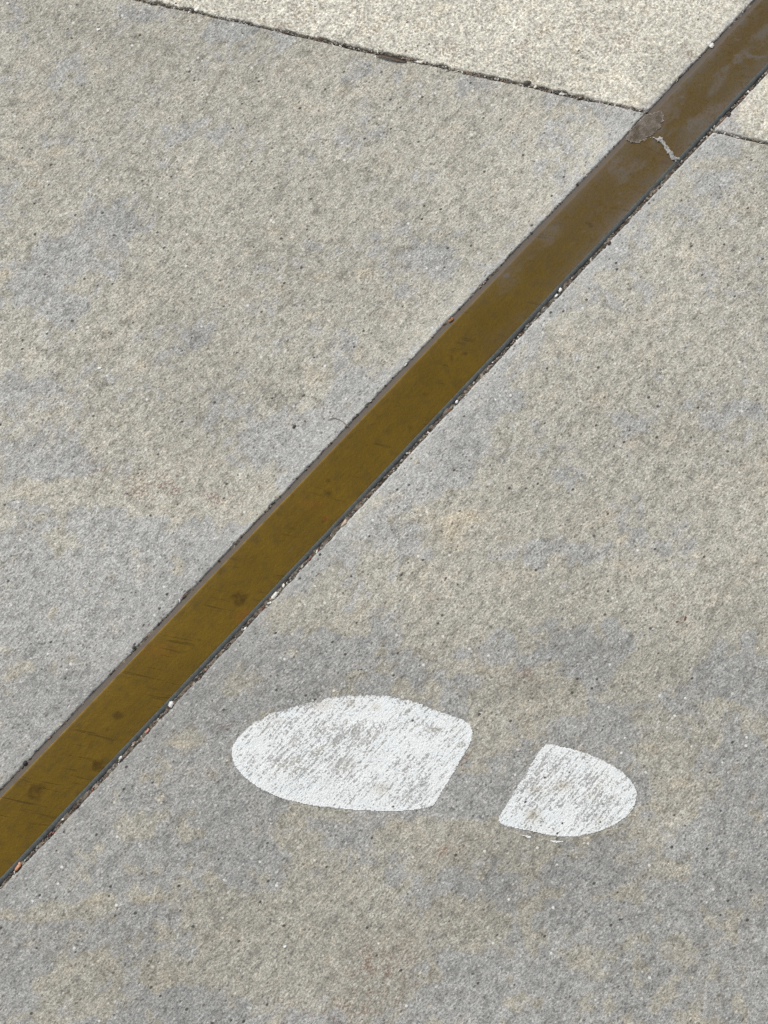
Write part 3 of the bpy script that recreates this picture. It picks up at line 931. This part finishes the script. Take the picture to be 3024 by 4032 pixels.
for px, py, a, b, h, ang, tint, nm, label in CHIPS:
    r = random.Random(int(px * 7 + py))
    c = G(px, py)
    # two joined lumps give a broken outline
    v1 = lump(r, a * .001, b * .001, h * .001, STRIP_ANG + ang)
    off = np.array((math.cos(STRIP_ANG + ang), math.sin(STRIP_ANG + ang), 0)) * a * 0.0006
    v2 = lump(r, a * .0006, b * .0008, h * .0008, STRIP_ANG + ang + .6) + off
    vs = np.concatenate([v1, v2])
    o = mesh_obj(nm, vs, np.concatenate([ICO_F, ICO_F + 12]), M_BITS, None, False)
    o.location = (c[0], c[1], 0.0004)
    tn = np.array(tint)
    n = len(vs)
    attr(o, 'tint', np.full(n, tn[0]), np.full(n, tn[1]), np.full(n, tn[2]))
    tag(o, label, {'paint_chip': 'chip', 'stone_chip': 'chip', 'dirt_crumb': 'crumb', 'rust_flake': 'flake'}[nm])

# scrap of dead leaf lying in the cross joint
p0, p1 = G(1478, 218), G(1602, 246)
nL, nC = 16, 5
ll, cc = np.meshgrid(np.linspace(0, 1, nL), np.linspace(-1, 1, nC), indexing='ij')
dirv = (p1 - p0)
prp = np.array((-dirv[1], dirv[0])) / np.linalg.norm(dirv)
wid = 0.0015 * np.sin(np.pi * np.clip(ll * 0.93 + 0.05, 0, 1)) ** 0.6 * (1 + 0.25 * (vnoise(ll * 7, cc, 401) - .5))
lx = p0[0] + dirv[0] * ll + prp[0] * cc * wid
ly = p0[1] + dirv[1] * ll + prp[1] * cc * wid
lz = 0.0006 + 0.0009 * cc ** 2 + 0.0006 * np.sin(ll * 5)
lt = np.stack([lx, ly, lz], -1).reshape(-1, 3)
lb = lt - (0, 0, 0.0002)
fl = grid_faces(nL, nC, True)
rimi = list(range(0, nL * nC, nC)) + list(range((nL - 1) * nC + 1, nL * nC)) + list(range((nL - 2) * nC + nC - 1, -1, -nC)) + list(range(nC - 2, 0, -1))
rimf = [(rimi[i], rimi[(i + 1) % len(rimi)], rimi[(i + 1) % len(rimi)] + nL * nC, rimi[i] + nL * nC) for i in range(len(rimi))]
leaf = mesh_obj('leaf_scrap', np.concatenate([lt, lb]), np.concatenate([fl, fl[:, ::-1] + nL * nC, np.array(rimf)]), M_BITS)
n = len(lt) * 2
attr(leaf, 'tint', np.full(n, .125), np.full(n, .095), np.full(n, .072))
tag(leaf, 'curled dark brown leaf scrap lying in the cross joint', 'leaf')

# stray fibre curling onto the slab at mid strip
fib = [G(1290, 1655), G(1312, 1645), G(1335, 1652), G(1352, 1662), G(1362, 1672), G(1370, 1680)]
fp = []
for i in range(len(fib) - 1):
    for k in range(4):
        fp.append(fib[i] + (fib[i + 1] - fib[i]) * k / 4)
fp.append(fib[-1])
fv, ff = [], []
for i, p in enumerate(fp):
    for k in range(4):
        a = k * math.pi / 2
        tdir = (fp[min(i + 1, len(fp) - 1)] - fp[max(i - 1, 0)])
        nd = np.array((-tdir[1], tdir[0])) / np.linalg.norm(tdir)
        fv.append((p[0] + nd[0] * 0.00028 * math.cos(a), p[1] + nd[1] * 0.00028 * math.cos(a), 0.0007 + 0.00028 * math.sin(a)))
        if i:
            ff.append((4 * (i - 1) + k, 4 * (i - 1) + (k + 1) % 4, 4 * i + (k + 1) % 4, 4 * i + k))
fibre = mesh_obj('plant_fibre', fv, ff, M_BITS)
n = len(fv)
attr(fibre, 'tint', np.full(n, .34), np.full(n, .31), np.full(n, .26))
tag(fibre, 'thin curled fibre on the slab beside the left brass edge', 'fibre')

# ------------------------------------------------------------------ grit packed in slot and joints (uncountable)
gv, gf, gt = [], [], []
PAL = [((.05, .042, .034), 5), ((.10, .08, .06), 5), ((.16, .115, .085), 4), ((.30, .20, .15), 2), ((.22, .21, .19), 4), ((.42, .40, .35), 3), ((.72, .71, .66), 1.2), ((.24, .09, .06), .8), ((.17, .19, .18), 2)]
cols = [p[0] for p in PAL]
wts = [p[1] for p in PAL]
jw = [3, 4, 4, 2, 4, 6, 2, .4, 1]


def add_bit(x, y, z, s, rot, tint):
    k = len(gv) * 12
    gv.append(lump(rng, s * rng.uniform(.8, 1.7), s * rng.uniform(.5, .95), s * rng.uniform(.4, .8), rot) + (x, y, z))
    gf.append(ICO_F + k)
    gt.append(np.tile(np.array(tint) * rng.uniform(.8, 1.2), (12, 1)))


for _ in range(2600):                                  # right slot
    u = rng.uniform(-.62, .62)
    v = rng.uniform(BR + 0.0002, VR + 0.0004)
    x, y = xy_of(u, v)
    add_bit(x, y, rng.uniform(-.0022, -.0006), rng.choice((.0004, .0006, .0008, .0011)), STRIP_ANG + rng.gauss(0, .4), rng.choices(cols, wts)[0])
for _ in range(700):                                  # left lip
    u = rng.uniform(-.62, .62)
    v = rng.uniform(VL - 0.0008, BL + 0.0006)
    x, y = xy_of(u, v)
    add_bit(x, y, rng.uniform(-.0016, .0002), rng.choice((.0003, .0004, .0006, .0008)), STRIP_ANG + rng.gauss(0, .5), rng.choices(cols, wts)[0])
for _ in range(1500):                                  # cross joint
    v = rng.uniform(-.42, VL)
    if rng.random() < .15:
        v = rng.uniform(VR, .12)
    J = JL if v < 0 else JR
    u = J[0] + J[1] * v + rng.gauss(0, .0008)
    x, y = xy_of(u, v)
    add_bit(x, y, rng.uniform(-.0020, .0003), rng.choice((.0003, .0005, .0007, .0009)), rng.uniform(0, 3), rng.choices(cols, jw)[0])
grit = mesh_obj('grit', np.concatenate(gv), np.concatenate(gf), M_BITS, None, False)
tt = np.concatenate(gt)
attr(grit, 'tint', tt[:, 0], tt[:, 1], tt[:, 2])
grit['kind'] = 'stuff'
grit['label'] = 'mixed sand and dirt grit packed along the brass strip and in the cross joint'
grit['category'] = 'grit'
